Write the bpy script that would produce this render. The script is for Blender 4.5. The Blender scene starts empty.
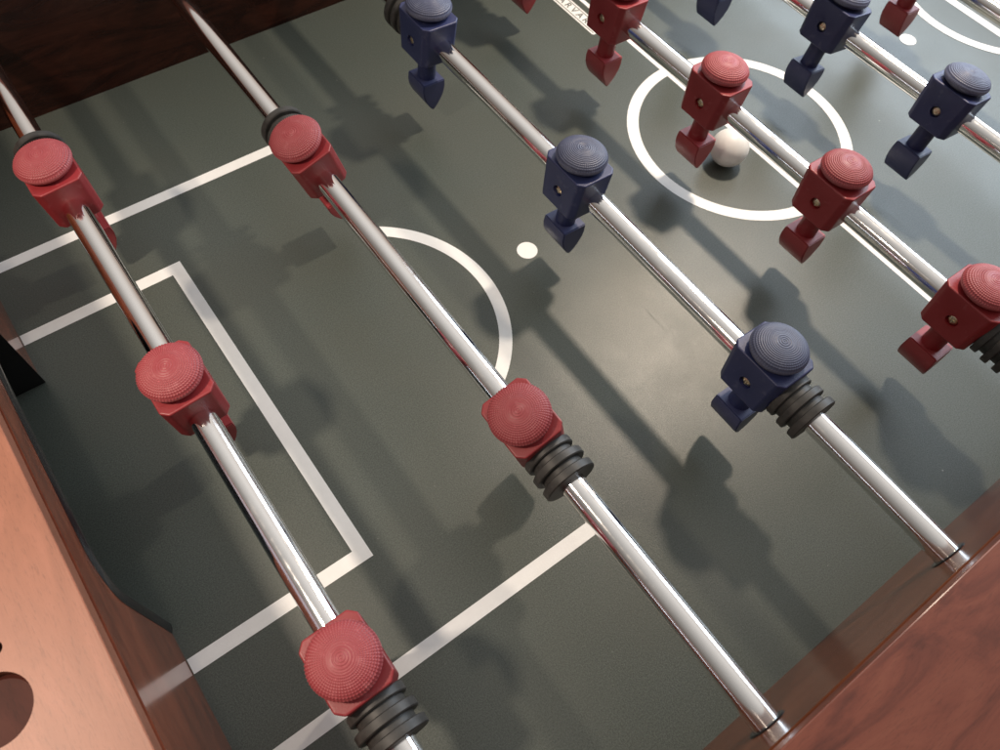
import bpy, bmesh, math, random
from mathutils import Vector, Matrix
random.seed(7)
scene = bpy.context.scene
COL = scene.collection
S = 0.001                                   # everything below is written in millimetres

# ------------------------------------------------------------------ camera
cam_d = bpy.data.cameras.new('camera'); cam = bpy.data.objects.new('camera', cam_d); COL.objects.link(cam)
scene.camera = cam
CAM_AXES = [[0.804689, 0.492732, -0.331196], [-0.590737, 0.720145, -0.363898], [0.059205, 0.488474, 0.870567]]
cm = Matrix(CAM_AXES).to_4x4(); cm.translation = Vector((-522.537, -287.864, 493.837)) * S
cam.matrix_world = cm
cam_d.sensor_width = 36; cam_d.lens = 36 * 766.387 / 1000
cam_d.clip_start = 0.01; cam_d.clip_end = 50
cam_d.dof.use_dof = True; cam_d.dof.focus_distance = 0.47; cam_d.dof.aperture_fstop = 15

# ------------------------------------------------------------------ world: soft light of the room (ceiling, window side)
w = bpy.data.worlds.new('World'); scene.world = w; w.use_nodes = True
nt = w.node_tree; nt.nodes.clear()
def N(nt, t, **k):
    n = nt.nodes.new(t)
    for a, b in k.items():
        setattr(n, a, b)
    return n
tc = N(nt, 'ShaderNodeTexCoord'); sp = N(nt, 'ShaderNodeSeparateXYZ'); nt.links.new(tc.outputs['Generated'], sp.inputs[0])
cr = N(nt, 'ShaderNodeValToRGB'); nt.links.new(sp.outputs['Z'], cr.inputs[0])
e = cr.color_ramp.elements; e[0].position = 0.0; e[0].color = (0.05, 0.035, 0.028, 1); e[1].position = 0.85; e[1].color = (0.98, 0.93, 0.88, 1)
x = cr.color_ramp.elements.new(0.12); x.color = (0.30, 0.22, 0.17, 1)
x = cr.color_ramp.elements.new(0.40); x.color = (0.52, 0.45, 0.40, 1)
bg = N(nt, 'ShaderNodeBackground'); bg.inputs[1].default_value = 0.52
out = N(nt, 'ShaderNodeOutputWorld'); 
xr = N(nt, 'ShaderNodeMapRange'); nt.links.new(sp.outputs['X'], xr.inputs[0])       # the window side of the room is brighter
for k, v in enumerate((-0.6, 0.9, 0.45, 1.25)): xr.inputs[k + 1].default_value = v
mx = N(nt, 'ShaderNodeMix', data_type='RGBA', blend_type='MULTIPLY'); mx.inputs[0].default_value = 1.0
nt.links.new(cr.outputs[0], mx.inputs[6]); nt.links.new(xr.outputs[0], mx.inputs[7]); 
yr = N(nt, 'ShaderNodeMapRange'); nt.links.new(sp.outputs['Y'], yr.inputs[0])
for k, v in enumerate((-0.9, 0.9, 0.6, 1.3)): yr.inputs[k + 1].default_value = v
my = N(nt, 'ShaderNodeMix', data_type='RGBA', blend_type='MULTIPLY'); my.inputs[0].default_value = 1.0
nt.links.new(mx.outputs[2], my.inputs[6]); nt.links.new(yr.outputs[0], my.inputs[7]); nt.links.new(my.outputs[2], bg.inputs[0]); nt.links.new(bg.outputs[0], out.inputs[0])

# ------------------------------------------------------------------ lamps
def point(name, loc, power, col, r):
    l = bpy.data.lights.new(name, 'POINT'); l.energy = power; l.color = col; l.shadow_soft_size = r
    o = bpy.data.objects.new(name, l); COL.objects.link(o); o.location = Vector(loc) * S; return o
def area(name, loc, target, sx, sy, power, col):
    l = bpy.data.lights.new(name, 'AREA'); l.shape = 'RECTANGLE'; l.size = sx; l.size_y = sy; l.energy = power; l.color = col
    o = bpy.data.objects.new(name, l); COL.objects.link(o); o.location = Vector(loc) * S
    o.rotation_euler = (Vector(target) - Vector(loc)).to_track_quat('-Z', 'Y').to_euler(); return o
ml = bpy.data.lights.new('pendant_over_midfield', 'SPOT'); ml.energy = 23; ml.color = (1.0, 0.83, 0.66); ml.shadow_soft_size = 0.028
ml.spot_size = math.radians(116); ml.spot_blend = 1.0          # a shaded pendant that shines downwards
mo = bpy.data.objects.new('pendant_over_midfield', ml); COL.objects.link(mo); mo.location = (0.23, 0.10, 0.80)
gl = bpy.data.lights.new('pendant_over_goal', 'SPOT'); gl.energy = 17; gl.color = (1.0, 0.82, 0.66); gl.shadow_soft_size = 0.034
gl.spot_size = math.radians(112); gl.spot_blend = 1.0
go = bpy.data.objects.new('pendant_over_goal', gl); COL.objects.link(go); go.location = (-0.875, -0.01, 0.75)
area('window_light', (1500, 250, 850), (-100, 0, 0), 1.6, 0.9, 20, (0.72, 0.86, 1.0))

scene.view_settings.view_transform = 'Standard'; scene.view_settings.look = 'None'
scene.view_settings.exposure = 0.52; scene.view_settings.gamma = 1
scene.render.engine = 'CYCLES'

# ------------------------------------------------------------------ helpers
def tag(o, label=None, cat=None, group=None, kind=None):
    if label: o['label'] = label
    if cat: o['category'] = cat
    if group: o['group'] = group
    if kind: o['kind'] = kind
    return o
def obj(name, bm, mat, parent=None, smooth=None, loc=None):
    bmesh.ops.recalc_face_normals(bm, faces=bm.faces)
    me = bpy.data.meshes.new(name); bm.to_mesh(me); bm.free()
    me.transform(Matrix.Scale(S, 4))
    if smooth:
        me.polygons.foreach_set('use_smooth', [True] * len(me.polygons)); me.set_sharp_from_angle(angle=math.radians(smooth))
    me.materials.append(mat)
    o = bpy.data.objects.new(name, me); COL.objects.link(o); o.parent = parent
    if loc: o.location = Vector(loc) * S
    return o
def empty(name, loc=(0, 0, 0)):
    o = bpy.data.objects.new(name, None); o.empty_display_size = 0.02; COL.objects.link(o); o.location = Vector(loc) * S; return o
def box(bm, x0, x1, y0, y1, z0, z1, bev=0, seg=2):
    r = bmesh.ops.create_cube(bm, size=1)
    vs = r['verts']
    for v in vs:
        v.co = Vector(((x0 + x1) / 2 + v.co.x * (x1 - x0), (y0 + y1) / 2 + v.co.y * (y1 - y0), (z0 + z1) / 2 + v.co.z * (z1 - z0)))
    if bev:
        es = list({e for v in vs for e in v.link_edges})
        bmesh.ops.bevel(bm, geom=es, offset=bev, segments=seg, affect='EDGES', profile=0.5)
def lathe(bm, prof, n=48, axis='Z', off=(0, 0, 0), fn=None):
    """prof: (radius, height) list. fn(r,h,phi)->(r,h)"""
    rings = []
    for (r, h) in prof:
        ring = []
        if r < 1e-6:
            p = (0, 0, h); ring = [p]
        else:
            for k in range(n):
                a = 2 * math.pi * k / n
                rr, hh = fn(r, h, a) if fn else (r, h)
                ring.append((rr * math.cos(a), rr * math.sin(a), hh))
        vs = []
        for p in ring:
            if axis == 'Y': p = (p[0], p[2], p[1])
            if axis == 'X': p = (p[2], p[0], p[1])
            vs.append(bm.verts.new((p[0] + off[0], p[1] + off[1], p[2] + off[2])))
        rings.append(vs)
    for a, b in zip(rings, rings[1:]):
        if len(a) == 1 and len(b) == 1: continue
        for k in range(n):
            k2 = (k + 1) % n
            if len(a) == 1: bm.faces.new((a[0], b[k], b[k2]))
            elif len(b) == 1: bm.faces.new((a[k], a[k2], b[0]))
            else: bm.faces.new((a[k], a[k2], b[k2], b[k]))
def strip(bm, pts, z):
    f = bm.faces.new([bm.verts.new((p[0], p[1], z)) for p in pts]); return f
def prism(bm, outline, z0, z1, axis='Z'):
    def P(u, v, t): return (u, v, t) if axis == 'Z' else (t, u, v)
    lo = [bm.verts.new(P(u, v, z0)) for u, v in outline]; hi = [bm.verts.new(P(u, v, z1)) for u, v in outline]
    bm.faces.new(lo); bm.faces.new(hi[::-1]); n = len(lo)
    for i in range(n):
        j = (i + 1) % n; bm.faces.new((lo[i], hi[i], hi[j], lo[j]))

# ------------------------------------------------------------------ materials
def mat(name, base, rough=0.5, metal=0.0, spec=0.5, coat=0.0, coat_r=0.1):
    m = bpy.data.materials.new(name); m.use_nodes = True; nt = m.node_tree; b = nt.nodes['Principled BSDF']
    b.inputs['Base Color'].default_value = (*base, 1); b.inputs['Roughness'].default_value = rough; b.inputs['Metallic'].default_value = metal
    b.inputs['Specular IOR Level'].default_value = spec; b.inputs['Coat Weight'].default_value = coat; b.inputs['Coat Roughness'].default_value = coat_r
    return m, nt, b
def coords(nt, scale=(1, 1, 1), kind='Object'):
    t = N(nt, 'ShaderNodeTexCoord'); mp = N(nt, 'ShaderNodeMapping'); nt.links.new(t.outputs[kind], mp.inputs[0]); mp.inputs['Scale'].default_value = scale; return mp
def noise(nt, mp, scale, detail=4, rough=0.6, dist=0):
    n = N(nt, 'ShaderNodeTexNoise'); nt.links.new(mp.outputs[0], n.inputs['Vector']); n.inputs['Scale'].default_value = scale
    n.inputs['Detail'].default_value = detail; n.inputs['Roughness'].default_value = rough; n.inputs['Distortion'].default_value = dist; return n
def ramp(nt, src, stops):
    r = N(nt, 'ShaderNodeValToRGB'); nt.links.new(src, r.inputs[0]); el = r.color_ramp.elements
    el[0].position, el[0].color = stops[0][0], (*stops[0][1], 1); el[1].position, el[1].color = stops[-1][0], (*stops[-1][1], 1)
    for p, c in stops[1:-1]:
        q = el.new(p); q.color = (*c, 1)
    return r
def mixc(nt, fac, a, b, mode='MIX'):
    m = N(nt, 'ShaderNodeMix', data_type='RGBA', blend_type=mode)
    if isinstance(fac, float): m.inputs[0].default_value = fac
    else: nt.links.new(fac, m.inputs[0])
    for i, v in ((6, a), (7, b)):
        if isinstance(v, tuple): m.inputs[i].default_value = (*v, 1)
        else: nt.links.new(v, m.inputs[i])
    return m.outputs[2]
def bump(nt, b, src, strength, dist):
    n = N(nt, 'ShaderNodeBump'); n.inputs['Strength'].default_value = strength; n.inputs['Distance'].default_value = dist
    nt.links.new(src, n.inputs['Height']); nt.links.new(n.outputs[0], b.inputs['Normal']); return n

def m_field():
    m, nt, b = mat('playfield_laminate', (.1, .12, .1), 0.34, spec=0.5)
    mp = coords(nt)
    fine = noise(nt, mp, 1000, 4, 0.75); blot = noise(nt, mp, 9, 3, 0.5); vor = N(nt, 'ShaderNodeTexVoronoi'); vor.inputs['Scale'].default_value = 34
    nt.links.new(mp.outputs[0], vor.inputs['Vector'])
    c = ramp(nt, fine.outputs[0], [(0.38, FIELD_D), (0.62, FIELD_L)])
    c2 = mixc(nt, ramp(nt, blot.outputs[0], [(0.25, (0, 0, 0)), (0.8, (.5, .5, .5))]).outputs[0], c.outputs[0], FIELD_B)
    dust = ramp(nt, vor.outputs['Distance'], [(0.0, (1, 1, 1)), (0.028, (0, 0, 0))])
    gate = ramp(nt, vor.outputs['Color'], [(0.62, (0, 0, 0)), (0.7, (1, 1, 1))])
    dm = mixc(nt, 1.0, dust.outputs[0], gate.outputs[0], 'MULTIPLY')
    vor2 = N(nt, 'ShaderNodeTexVoronoi'); vor2.inputs['Scale'].default_value = 90; nt.links.new(mp.outputs[0], vor2.inputs['Vector'])
    d2 = mixc(nt, 1.0, ramp(nt, vor2.outputs['Distance'], [(0.0, (.5, .5, .5)), (0.05, (0, 0, 0))]).outputs[0], ramp(nt, vor2.outputs['Color'], [(0.6, (0, 0, 0)), (0.7, (1, 1, 1))]).outputs[0], 'MULTIPLY')
    c3 = mixc(nt, d2, mixc(nt, dm, c2, (.45, .45, .40)), (.34, .34, .30))
    nt.links.new(c3, b.inputs['Base Color'])
    scr_mp = coords(nt, (420, 16, 1)); scr_mp.inputs['Rotation'].default_value = (0, 0, 0.5); scr = noise(nt, scr_mp, 1.0, 2, 0.5, 0.4)
    sm = ramp(nt, scr.outputs[0], [(0.70, (.33, .33, .33)), (0.76, (.44, .44, .44))])       # hairline scratches
    sg = noise(nt, coords(nt), 26, 5, 0.65, 0.5); sg2 = ramp(nt, sg.outputs[0], [(0.35, (.93, .93, .93)), (0.7, (1.1, 1.1, 1.1))])
    nt.links.new(mixc(nt, 1.0, sm.outputs[0], sg2.outputs[0], 'MULTIPLY'), b.inputs['Roughness'])
    bump(nt, b, fine.outputs[0], 0.45, 0.0003)
    return m
FIELD_D = (.040, .052, .046); FIELD_L = (.098, .116, .104); FIELD_B = (.082, .084, .066)
def m_white():
    m, nt, b = mat('field_paint_white', (.8, .8, .78), 0.4)
    mp = coords(nt); n = noise(nt, mp, 120, 4); c = ramp(nt, n.outputs[0], [(0.3, (.82, .83, .82)), (0.6, (.86, .87, .86))]); nt.links.new(c.outputs[0], b.inputs['Base Color'])
    f = noise(nt, mp, 900, 2); bump(nt, b, f.outputs[0], 0.2, 0.0003)
    return m
def m_wood(name, dark, mid, light, along, rough, coat, spec=0.5):
    sc = 1.0
    m, nt, b = mat(name, mid, rough, spec=spec, coat=coat, coat_r=0.12)
    s = (9, 42, 42) if along == 'X' else (42, 9, 42)
    mp = coords(nt, tuple(v * sc for v in s)); n1 = noise(nt, mp, 1.0, 8, 0.62, 2.4)
    s2 = (170, 1300, 1300) if along == 'X' else (1300, 170, 1300)
    mp2 = coords(nt, s2); n2 = noise(nt, mp2, 1.0, 4, 0.7, 0.3)
    c = ramp(nt, n1.outputs[0], [(0.32, dark), (0.5, mid), (0.68, light)])
    pores = ramp(nt, n2.outputs[0], [(0.34, (.5, .5, .5)), (0.46, (1, 1, 1))])
    c2 = mixc(nt, 0.45, c.outputs[0], pores.outputs[0], 'MULTIPLY')
    nt.links.new(c2, b.inputs['Base Color'])
    bump(nt, b, n2.outputs[0], 0.12, 0.0004)
    return m
def m_plastic(name, base, dusty, rough=0.38):
    m, nt, b = mat(name, base, rough, spec=0.5)
    mp = coords(nt); n = noise(nt, mp, 60, 5, 0.6); f = noise(nt, mp, 1400, 2, 0.6)
    geo = N(nt, 'ShaderNodeNewGeometry')
    c = ramp(nt, n.outputs[0], [(0.35, base), (0.75, dusty)])
    edge = ramp(nt, geo.outputs['Pointiness'], [(0.505, (0, 0, 0)), (0.58, (.5, .5, .5))])
    c2 = mixc(nt, edge.outputs[0], c.outputs[0], tuple(min(1, v * 1.4 + .06) for v in dusty))
    oi = N(nt, 'ShaderNodeObjectInfo'); vm = N(nt, 'ShaderNodeVectorMath', operation='ADD'); nt.links.new(mp.outputs[0], vm.inputs[0]); nt.links.new(oi.outputs['Random'], vm.inputs[1])
    sc = N(nt, 'ShaderNodeTexNoise'); sc.inputs['Scale'].default_value = 170; sc.inputs['Detail'].default_value = 6; nt.links.new(vm.outputs[0], sc.inputs['Vector'])
    scuff = ramp(nt, sc.outputs[0], [(0.60, (0, 0, 0)), (0.72, (.30, .30, .30))])                # dust and scuffs, different on every figure
    c2 = mixc(nt, scuff.outputs[0], c2, tuple(min(1, v * 1.2 + .10) for v in dusty))
    tone = N(nt, 'ShaderNodeMapRange'); nt.links.new(oi.outputs['Random'], tone.inputs[0]); tone.inputs[3].default_value = 0.88; tone.inputs[4].default_value = 1.08
    c2 = mixc(nt, 1.0, c2, tone.outputs[0], 'MULTIPLY')
    nt.links.new(c2, b.inputs['Base Color'])
    rr = ramp(nt, n.outputs[0], [(0.3, (rough - .06,) * 3), (0.7, (rough + .1,) * 3)]); nt.links.new(rr.outputs[0], b.inputs['Roughness'])
    bump(nt, b, f.outputs[0], 0.25, 0.0003)
    return m
def m_chrome():
    m, nt, b = mat('polished_steel', (.95, .94, .93), 0.06, 1.0)
    mp = coords(nt, (900, 6, 900)); n = noise(nt, mp, 1.0, 3, 0.6)
    mp2 = coords(nt); n2 = noise(nt, mp2, 60, 5, 0.7)
    rr = ramp(nt, n2.outputs[0], [(0.40, (.07, .07, .07)), (0.75, (.17, .17, .17))]); nt.links.new(rr.outputs[0], b.inputs['Roughness'])
    bump(nt, b, n.outputs[0], 0.008, 0.0002)
    return m
FIELD = m_field(); WHITE = m_white()
RAIL_X = m_wood('mahogany_rail_side', (.12, .028, .015), (.215, .054, .029), (.26, .074, .040), 'X', 0.42, 0.10)
RAIL_Y = m_wood('mahogany_rail_end', (.25, .096, .056), (.285, .11, .064), (.32, .125, .076), 'Y', 0.46, 0.0)
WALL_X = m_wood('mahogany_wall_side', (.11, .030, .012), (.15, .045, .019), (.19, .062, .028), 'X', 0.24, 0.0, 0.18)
WALL_X_SHADED = m_wood('mahogany_wall_side_shaded', (.012, .004, .003), (.026, .008, .005), (.045, .014, .008), 'X', 0.24, 0.0, 0.35)  # same side wall wood, with the far wall's shade painted into its colour
WALL_Y = m_wood('mahogany_wall_end', (.13, .028, .012), (.22, .050, .020), (.28, .070, .030), 'Y', 0.20, 0.6)
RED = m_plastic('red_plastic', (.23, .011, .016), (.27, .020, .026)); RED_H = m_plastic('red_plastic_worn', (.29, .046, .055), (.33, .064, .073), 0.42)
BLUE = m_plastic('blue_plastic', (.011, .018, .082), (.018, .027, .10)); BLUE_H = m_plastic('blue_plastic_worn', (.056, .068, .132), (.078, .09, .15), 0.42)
CHROME = m_chrome()
def m_rubber():
    m, nt, b = mat('black_rubber', (.03, .03, .03), 0.5)
    mp = coords(nt); n = noise(nt, mp, 150, 4); c = ramp(nt, n.outputs[0], [(0.35, (.028, .028, .027)), (0.7, (.06, .058, .055))]); nt.links.new(c.outputs[0], b.inputs['Base Color'])
    bump(nt, b, n.outputs[0], 0.15, 0.0004); return m
RUBBER = m_rubber()
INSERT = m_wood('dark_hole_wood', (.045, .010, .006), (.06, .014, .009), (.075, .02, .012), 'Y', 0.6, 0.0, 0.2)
BLACK, _, _ = mat('black_goal_plastic', (.012, .012, .013), 0.22)
BRASS, _, _ = mat('brass_screw', (.80, .68, .50), 0.3, 1.0)
INK, _, _ = mat('label_ink', (.10, .11, .10), 0.5)
BALL, _bt, _bb = mat('ball_plastic', (.78, .74, .66), 0.35)
_n = noise(_bt, coords(_bt), 90, 5); _c = ramp(_bt, _n.outputs[0], [(0.35, (.82, .83, .82)), (0.6, (.88, .89, .88))]); _bt.links.new(_c.outputs[0], _bb.inputs['Base Color']); bump(_bt, _bb, _n.outputs[0], 0.08, 0.0005)

# ------------------------------------------------------------------ the table
HW, GX, TOP, CAP = 353.0, 606.0, 142.0, 131.0
H = 84.0
table = tag(empty('foosball_table'), 'mahogany foosball table with a dark green playfield and white field lines', 'foosball table')
bm = bmesh.new(); box(bm, -GX - 84, GX + 84, -HW - 2, HW + 2, -14, 0)
field = obj('playfield', bm, FIELD, table)
LZ = 0.25
def rect_line(name, pts_list, z=LZ, lab=None, m=None):
    bm = bmesh.new()
    for i, pts in enumerate(pts_list): strip(bm, pts, z)
    o = obj(name, bm, m or WHITE, field)
    if lab: o['label'] = lab
    return o
def R4(x0, x1, y0, y1): return [(x0, y0), (x1, y0), (x1, y1), (x0, y1)]
def ring_pts(cx, r0, r1, a0, a1, n):
    out = []
    for i in range(n):
        a, b = a0 + (a1 - a0) * i / n, a0 + (a1 - a0) * (i + 1) / n
        out.append([(cx + r0 * math.cos(a), r0 * math.sin(a)), (cx + r1 * math.cos(a), r1 * math.sin(a)), (cx + r1 * math.cos(b), r1 * math.sin(b)), (cx + r0 * math.cos(b), r0 * math.sin(b))])
    return out
LW = 5.0
for s in (-1, 1):
    def boxline(name, xf, yh, lab):
        g = GX - 0.5; a = xf - LW; b = xf + LW
        P = []
        for t in (1, -1):
            P.append([(s * g, t * (yh - LW)), (s * a, t * (yh - LW)), (s * b, t * (yh + LW)), (s * g, t * (yh + LW))])
        P.append([(s * a, -(yh - LW)), (s * a, yh - LW), (s * b, yh + LW), (s * b, -(yh + LW))])
        return rect_line(name, P, lab=lab)
    # xf measured so that +LW points away from the goal
    def bl(name, xf, yh, lab):
        g = GX - 0.5; xi, xo = xf + LW, xf - LW      # xi nearer the goal, xo nearer midfield (absolute x)
        yi, yo = yh - LW, yh + LW
        P = [[(s * g, yi), (s * xi, yi), (s * xo, yo), (s * g, yo)], [(s * g, -yi), (s * xi, -yi), (s * xo, -yo), (s * g, -yo)], [(s * xi, -yi), (s * xi, yi), (s * xo, yo), (s * xo, -yo)]]
        rect_line(name, P, lab=lab)
    side = 'near the open goal' if s < 0 else 'at the far end of the playfield'
    bl('goal_box_line', 486.7, 138.0, 'white goal box line ' + side)
    bl('penalty_box_line', 342.0, 211.0, 'white penalty box line ' + side)
    # the arc bulges out of the penalty box towards midfield
    cx = 394.7; ro = 106.0; ri = 96.0; a = math.acos((cx - 337.4) / ro)
    pts = ring_pts(0, ri, ro, -a, a, 48)
    rect_line('penalty_arc', [[(s * (cx - p[0]), p[1]) for p in q] for q in pts], z=LZ + 0.1, lab='curved white penalty arc ' + side)
    bm = bmesh.new(); strip(bm, [(s * 247.3 + 8.5 * math.cos(t * math.pi / 24), 8.5 * math.sin(t * math.pi / 24)) for t in range(48)], LZ)
    obj('penalty_spot', bm, WHITE, field)['label'] = 'round white penalty spot ' + side
rect_line('center_circle', ring_pts(0, 94.0, 104.8, 0, 2 * math.pi, 96))
rect_line('center_line', [R4(-5.0, 1.0, -HW, 172)], z=LZ - 0.1)
rect_line('center_line', [R4(-5.0, 1.0, 178, HW)], z=LZ - 0.1)
# the maker's label printed beside the centre line
LX0, LX1, LY0, LY1 = -28.5, -12.5, 179, 259
def rrect(x0, x1, y0, y1, r, n=6):
    o = []
    for cx, cy, a0 in ((x1 - r, y1 - r, 0), (x0 + r, y1 - r, 90), (x0 + r, y0 + r, 180), (x1 - r, y0 + r, 270)):
        for k in range(n + 1):
            a = math.radians(a0 + 90 * k / n); o.append((cx + r * math.cos(a), cy + r * math.sin(a)))
    return o
bm = bmesh.new(); strip(bm, rrect(LX0, LX1, LY0, LY1, 2), LZ); plate = obj('maker_label', bm, WHITE, field)
for k, (a, b) in enumerate(((LX0 + 1.9, LX0 + 2.9), (LX1 - 2.9, LX1 - 1.9))):
    bm = bmesh.new(); strip(bm, R4(a, b, LY0 + 2, LY1 - 2), LZ + 0.15); 
    bmesh.ops.translate(bm, verts=bm.verts, vec=(0, 0, 0)); obj('label_border', bm, INK, field)
def text_mesh(name, body, size, mtx, m, parent, bold=0.0):
    cu = bpy.data.curves.new('t', 'FONT'); cu.body = body; cu.size = size; cu.extrude = 0.02; cu.offset = bold; cu.shear = 0.0
    cu.align_x = 'CENTER'; cu.align_y = 'CENTER'
    t = bpy.data.objects.new('t', cu); COL.objects.link(t); bpy.context.view_layer.update()
    me = bpy.data.meshes.new_from_object(t.evaluated_get(bpy.context.evaluated_depsgraph_get()))
    bpy.data.objects.remove(t); me.transform(mtx); me.transform(Matrix.Scale(S, 4)); me.materials.clear(); me.materials.append(m); me.name = name
    o = bpy.data.objects.new(name, me); COL.objects.link(o); o.parent = parent; return o
tm = Matrix(((0, 1, 0, (LX0 + LX1) / 2), (-1, 0, 0, (LY0 + LY1) / 2), (0, 0, 1, LZ + 0.2), (0, 0, 0, 1)))
text_mesh('label_lettering', 'H A R V A R D', 10.5, tm, INK, field, 0.12)

# side walls with caps
RODX = [-526.4, -374.7, -227.0, -77.6, 74.5, 218.5, 375.0, 526.0]
def apply_bool(o, cutters):
    for c in cutters:
        md = o.modifiers.new('b', 'BOOLEAN'); md.object = c; md.operation = 'DIFFERENCE'; md.solver = 'EXACT'
    bpy.context.view_layer.update()
    me = bpy.data.meshes.new_from_object(o.evaluated_get(bpy.context.evaluated_depsgraph_get()))
    o.modifiers.clear(); old = o.data; o.data = me; bpy.data.meshes.remove(old)
    for c in cutters: bpy.data.objects.remove(c)
for s in (-1, 1):
    bm = bmesh.new(); box(bm, -GX - 24, GX + 24, min(s * HW, s * (HW + 88)), max(s * HW, s * (HW + 88)), -40, CAP - 0.6)
    wall = obj('side_wall', bm, WALL_X if s < 0 else WALL_X_SHADED, table)
    bm = bmesh.new(); box(bm, -GX - 92, GX + 92, min(s * (HW + 0.8), s * (HW + 92)), max(s * (HW + 0.8), s * (HW + 92)), CAP, TOP, 0.7, 2)
    cap = obj('side_rail', bm, RAIL_X, table)
    wall['label'] = cap['label'] = ''
    wall['label'] = 'glossy brown inner side wall ' + ('beside the near rod ends' if s < 0 else 'behind the red goalkeeper rod, darkest of the walls')
    cap['label'] = 'red brown mahogany side rail ' + ('in the lower right corner' if s < 0 else 'above the dark far wall')
    for rx in RODX[:6]:
        bm = bmesh.new()
        lathe(bm, [(8.1, 0.0), (8.1, 0.5), (9.0, 0.8), (10.6, 0.7), (11.2, 0.0)], 40, 'Y')
        for v in bm.verts: v.co.y = v.co.y * -s
        obj('rod_bearing', bm, BLACK, wall, 50, (rx, s * HW, H))
# end walls
for s in (-1, 1):
    y0, y1, zt, r = -111.0, 98.0, 103.0, 26.0
    curve = [(y0, -14.5)]
    for k in range(9):
        a = math.radians(180 - 90 * k / 8); curve.append((y0 + r + r * math.cos(a), zt - r + r * math.sin(a)))
    for k in range(9):
        a = math.radians(90 - 90 * k / 8); curve.append((y1 - r + r * math.cos(a), zt - r + r * math.sin(a)))
    curve.append((y1, -14.5))
    zc = CAP - 0.6; xa, xb = s * GX, s * (GX + 20)
    bm = bmesh.new()
    def q(*p): bm.faces.new([bm.verts.new(v) for v in p])
    segs = [((-HW + .3, -14.5), (y0, -14.5))] + list(zip(curve, curve[1:])) + [((y1, -14.5), (HW - .3, -14.5))]
    for (u0, v0), (u1, v1) in segs:
        if abs(u1 - u0) > 1e-3:
            q((xa, u0, v0), (xa, u1, v1), (xa, u1, zc), (xa, u0, zc)); q((xb, u0, v0), (xb, u0, zc), (xb, u1, zc), (xb, u1, v1)); q((xa, u0, zc), (xa, u1, zc), (xb, u1, zc), (xb, u0, zc))
        q((xa, u0, v0), (xb, u0, v0), (xb, u1, v1), (xa, u1, v1))
    bmesh.ops.remove_doubles(bm, verts=bm.verts, dist=0.01)
    ew = obj('end_wall', bm, WALL_Y, table); ew['label'] = 'glossy red brown end wall ' + ('around the visible goal opening' if s < 0 else 'at the far end')
    # black goal frame lining the opening
    bm = bmesh.new()
    t = 2.4; inn = []; outn = []
    def arch(g):
        o = [(y0 + g, 0.4)]
        for k in range(9):
            a = math.radians(180 - 90 * k / 8); o.append((y0 + r + (r - g) * math.cos(a), zt - r + (r - g) * math.sin(a)))
        for k in range(9):
            a = math.radians(90 - 90 * k / 8); o.append((y1 - r + (r - g) * math.cos(a), zt - r + (r - g) * math.sin(a)))
        o.append((y1 - g, 0.4)); return o
    A, B, B2 = arch(-0.3), arch(t), arch(-3.0)
    xs = [s * (GX - 2.0), s * (GX + 22)]
    for i in range(len(A) - 1):
        for (P, Q, xa, xb) in ((B, B, xs[0], xs[1]), (A, A, s * (GX - 0.2), xs[1])):
            bm.faces.new([bm.verts.new((xa, *P[i])), bm.verts.new((xb, *P[i])), bm.verts.new((xb, *P[i + 1])), bm.verts.new((xa, *P[i + 1]))])
        bm.faces.new([bm.verts.new((xs[0], *B[i])), bm.verts.new((xs[0], *B[i + 1])), bm.verts.new((s * (GX - 1.6), *A[i + 1])), bm.verts.new((s * (GX - 1.6), *A[i]))])
        bm.faces.new([bm.verts.new((s * (GX - 1.6), *A[i])), bm.verts.new((s * (GX - 1.6), *A[i + 1])), bm.verts.new((s * (GX - 0.1), *B2[i + 1])), bm.verts.new((s * (GX - 0.1), *B2[i]))])
        bm.faces.new([bm.verts.new((xs[1], *B[i])), bm.verts.new((xs[1], *B[i + 1])), bm.verts.new((xs[1], *A[i + 1])), bm.verts.new((xs[1], *A[i]))])
    bmesh.ops.remove_doubles(bm, verts=bm.verts, dist=0.01)
    obj('goal_frame', bm, BLACK, table, 30)
    bm = bmesh.new(); box(bm, min(s * (GX + 70), s * (GX + 88)), max(s * (GX + 70), s * (GX + 88)), -HW, HW, -14.5, CAP - 0.6)
    obj('goal_back', bm, BLACK, table)
    bm = bmesh.new(); box(bm, min(s * (GX + 0.8), s * (GX + 92)), max(s * (GX + 0.8), s * (GX + 92)), -HW - 0.4, HW + 0.4, CAP, TOP + 0.05, 0.7, 2)
    cap = obj('end_rail', bm, RAIL_Y, table)
    cap['label'] = 'salmon coloured wooden end rail ' + ('with round holes, in the lower left corner' if s < 0 else 'at the far end')
    if s < 0:
        cuts = []
        for (hx, hy, hr) in ((-652.8, -150.7, 15.2), (-644.6, -126.8, 3.3)):
            bm = bmesh.new(); lathe(bm, [(0, TOP - 8.5), (hr, TOP - 8.5), (hr, TOP + 5), (0, TOP + 5)], 64); cuts.append(obj('cut', bm, RAIL_Y, None, None, (hx, hy, 0)))
        apply_bool(cap, cuts)
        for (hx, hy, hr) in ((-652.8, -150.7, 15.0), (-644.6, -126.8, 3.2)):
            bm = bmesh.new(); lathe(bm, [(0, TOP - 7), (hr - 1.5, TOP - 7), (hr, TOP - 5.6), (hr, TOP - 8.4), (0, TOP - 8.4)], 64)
            obj('round_insert', bm, INSERT, cap, 40, (hx, hy, 0))

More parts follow.
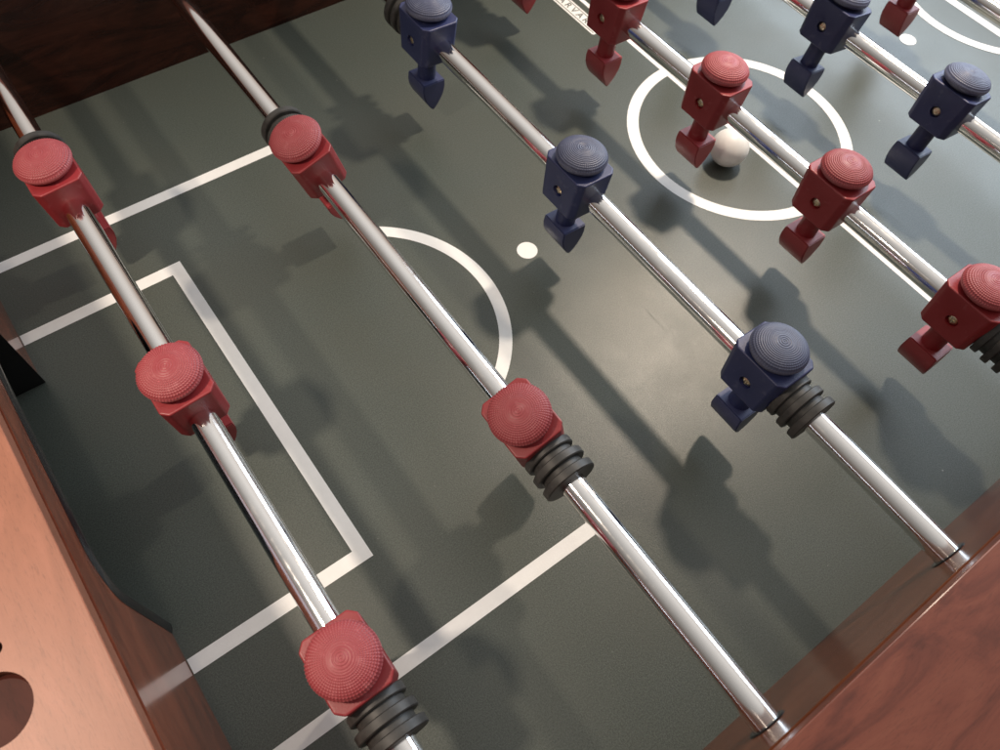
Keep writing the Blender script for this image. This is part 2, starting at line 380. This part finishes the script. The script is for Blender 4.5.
# ------------------------------------------------------------------ rods with players
def prof_head():
    """mushroom head with concentric ridges; returns profile (r, z)"""
    p = [(12.5, 20.4), (13.0, 22.9), (15.6, 23.3), (17.6, 24.6), (18.4, 26.6)]
    n = 105
    for i in range(n + 1):
        t = i / n; r = 18.4 * (1 - t)
        z = 26.6 + 8.3 * math.sqrt(max(0, 1 - (r / 18.4) ** 2.0)) ** 0.92
        p.append((r if i < n else 0.0, z))
    return p
def head_mesh(parent, m, knurl):
    def fn(r, h, a):
        if h <= 26.6: return r, h
        if knurl:
            pitch = 1.22; amp = 0.12; T = max(0.0, min(1.0, (r - 6.0) / 3.0)) * 0.24
        else:
            pitch = 1.22; amp = 0.13; T = max(0.0, min(1.0, (r - 13.0) / 2.0)) * 0.12
        if r < 4.6: pitch = 1.53; amp = 0.13
        elif r < 8: amp *= 0.55
        g = math.cos(2 * math.pi * r / pitch)
        d = amp * g + T * math.cos(66 * a) * (0.55 + 0.45 * g)
        nr = r / 18.4; sc = d
        return r + sc * nr * 0.9, h + sc * (1 - nr * 0.5)
    bm = bmesh.new(); lathe(bm, prof_head(), 330, 'Z', fn=fn)
    return obj('head', bm, m, parent, 60)
def figure(parent, M1, M2, knurl):
    # torso: bevelled block that narrows a little downwards, with a shallow screw recess
    bm = bmesh.new(); box(bm, -16.8, 16.8, -20.8, 20.8, -14.0, 21.4)
    for v in bm.verts:
        if v.co.z < 0: v.co.y *= 0.89; v.co.x *= 0.96
    vert_e = [e for e in bm.edges if abs(e.verts[0].co.z - e.verts[1].co.z) > 10]
    bmesh.ops.bevel(bm, geom=vert_e, offset=4.2, segments=1, affect='EDGES')
    bmesh.ops.bevel(bm, geom=list(bm.edges), offset=1.3, segments=3, affect='EDGES', profile=0.6)
    torso = obj('player_figure', bm, M1, parent, 35)
    bmc = bmesh.new(); lathe(bmc, [(0, -20), (4.6, -20), (4.2, -12.4), (0, -12.4)], 32, 'X'); c1 = obj('cut', bmc, M1)
    c1.location = Vector((0, 0, 1.5)) * S
    bmc = bmesh.new(); lathe(bmc, [(0, 20), (4.6, 20), (4.2, 12.4), (0, 12.4)], 32, 'X'); c2 = obj('cut', bmc, M1); c2.location = Vector((0, 0, 1.5)) * S
    torso.parent = None; apply_bool(torso, [c1, c2]); torso.parent = parent
    me = torso.data; me.polygons.foreach_set('use_smooth', [True] * len(me.polygons)); me.set_sharp_from_angle(angle=math.radians(50))
    torso.modifiers.new('weighted', 'WEIGHTED_NORMAL').keep_sharp = True
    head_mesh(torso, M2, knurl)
    # leg and wedge foot
    bm = bmesh.new()
    lathe(bm, [(8.0, -12.5), (7.6, -22), (7.8, -37.5)], 32)
    def foot_ring(z, dx, wy): return [bm.verts.new((sx * dx, sy * wy, z)) for sx, sy in ((-1, -1), (1, -1), (1, 1), (-1, 1))]
    zs = [(-36.6, 10.6, 12.0), (-43, 10.9, 12.4), (-49, 9.8, 12.6), (-55, 7.2, 12.6), (-60, 4.0, 12.6), (-63.2, 1.5, 12.4), (-63.9, 0.7, 12.0)]
    rg = [foot_ring(*z) for z in zs]
    bm.faces.new(rg[0][::-1]); bm.faces.new(rg[-1])
    es = []
    for a, b in zip(rg, rg[1:]):
        for k in range(4):
            bm.faces.new((a[k], a[(k + 1) % 4], b[(k + 1) % 4], b[k]))
    bmesh.ops.bevel(bm, geom=[e for e in bm.edges if len(e.link_faces) == 2 and e.verts[0] in rg[0] and e.verts[1] in rg[0] or any(e.verts[0] is a[k] and e.verts[1] is b[k] or e.verts[1] is a[k] and e.verts[0] is b[k] for a, b in zip(rg, rg[1:]) for k in range(4))], offset=0.7, segments=2, affect='EDGES')
    obj('foot', bm, M1, torso, 40).modifiers.new('weighted', 'WEIGHTED_NORMAL').keep_sharp = True
    bm = bmesh.new(); lathe(bm, [(0, -14.4), (1.2, -14.6), (1.3, -15.2), (2.9, -14.9), (3.8, -14.0), (3.8, -12)], 28, 'X')
    box(bm, -15.4, -14.1, -2.3, 2.3, -0.32, 0.32); box(bm, -15.42, -14.1, -0.32, 0.32, -2.3, 2.3)
    obj('screw', bm, BRASS, torso, 40, (0, 0, 1.5))
    bm = bmesh.new(); lathe(bm, [(0, 13.2), (1.8, 13.2), (1.9, 13.8), (3.5, 13.8), (3.6, 12)], 6, 'X')
    obj('nut', bm, BRASS, torso, None, (0, 0, 1.5))
    return torso
def bumper_mesh(parent, M=None):
    """three black rubber discs on a sleeve, growing in -y from the origin"""
    bm = bmesh.new()
    prof = [(8.1, 0.0), (15.4, 0.0), (16.0, -0.6), (16.0, -4.6), (15.3, -5.2), (13.2, -5.2), (13.2, -9.2), (16.2, -9.2), (17.0, -9.8), (17.0, -13.8), (16.3, -14.4), (13.2, -14.4),
            (13.2, -18.4), (16.2, -18.4), (17.0, -19.0), (17.0, -23.2), (16.2, -23.8), (8.1, -23.8)]
    lathe(bm, prof, 72, 'Y'); return obj('bumper', bm, RUBBER, parent, 35)
def kids(o): return [c for c in bpy.data.objects if c.parent is o]
def copy_tree(o, parent):
    c = o.copy(); COL.objects.link(c); c.parent = parent
    for k in kids(o): copy_tree(k, c)
    return c
protos = {}
rods = [  # x, tilt, team, player y, bumper ends, label
    (0, 0.07, 'red', [168, -22, -210], 'red three player goalkeeper rod, nearest to the goal opening'),
    (1, 0.29, 'red', [100, -154], 'red two player defence rod over the front line of the penalty box'),
    (2, -0.06, 'blue', [170, -20, -208], 'blue three player rod just past the near penalty spot'),
    (3, -0.06, 'red', [230, 110, -10, -132, -254], 'red five player midfield rod beside the ball and over the centre circle'),
    (4, -0.18, 'blue', [236, 118, 0, -121], 'blue midfield rod on the far side of the centre line'),
    (5, -0.10, 'red', [8], 'red forward rod at the top right corner, one red foot beside the far penalty spot'),
]
bump_proto = None
for i, tilt, team, ys, lab in rods:
    root = empty('player_rod', (RODX[i], 0, H)); root.rotation_euler = (0, -tilt, 0)
    tag(root, lab, 'player rod', 'player rods across the table')
    bm = bmesh.new(); lathe(bm, [(0, -430), (7.95, -430), (7.95, 430), (0, 430)], 64, 'Y'); obj('steel_shaft', bm, CHROME, root, 40)
    for y in ys:
        if team not in protos:
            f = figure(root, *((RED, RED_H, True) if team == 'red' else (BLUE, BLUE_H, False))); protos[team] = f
        else: f = copy_tree(protos[team], root)
        f.location = Vector((-2.0 if i > 1 else 0, y, 0)) * S
    ends = []
    if len(ys) > 1:
        ends.append((min(ys) - 19.2, 1)) if i != 4 else None
        ends.append((max(ys) + 19.2, -1))
    for (by, d) in ends:
        if bump_proto is None: b = bump_proto = bumper_mesh(root)
        else: b = bump_proto.copy(); COL.objects.link(b); b.parent = root
        b.location = Vector((0, by, 0)) * S
        b.rotation_euler = (0, 0, 0 if d == 1 else math.pi)

# ------------------------------------------------------------------ ball
bm = bmesh.new(); bmesh.ops.create_uvsphere(bm, u_segments=64, v_segments=40, radius=16.6)
tag(obj('foosball', bm, BALL, None, 180, (-38.3, -18, 16.8)), 'small off white ball inside the centre circle, partly behind a red player', 'ball')
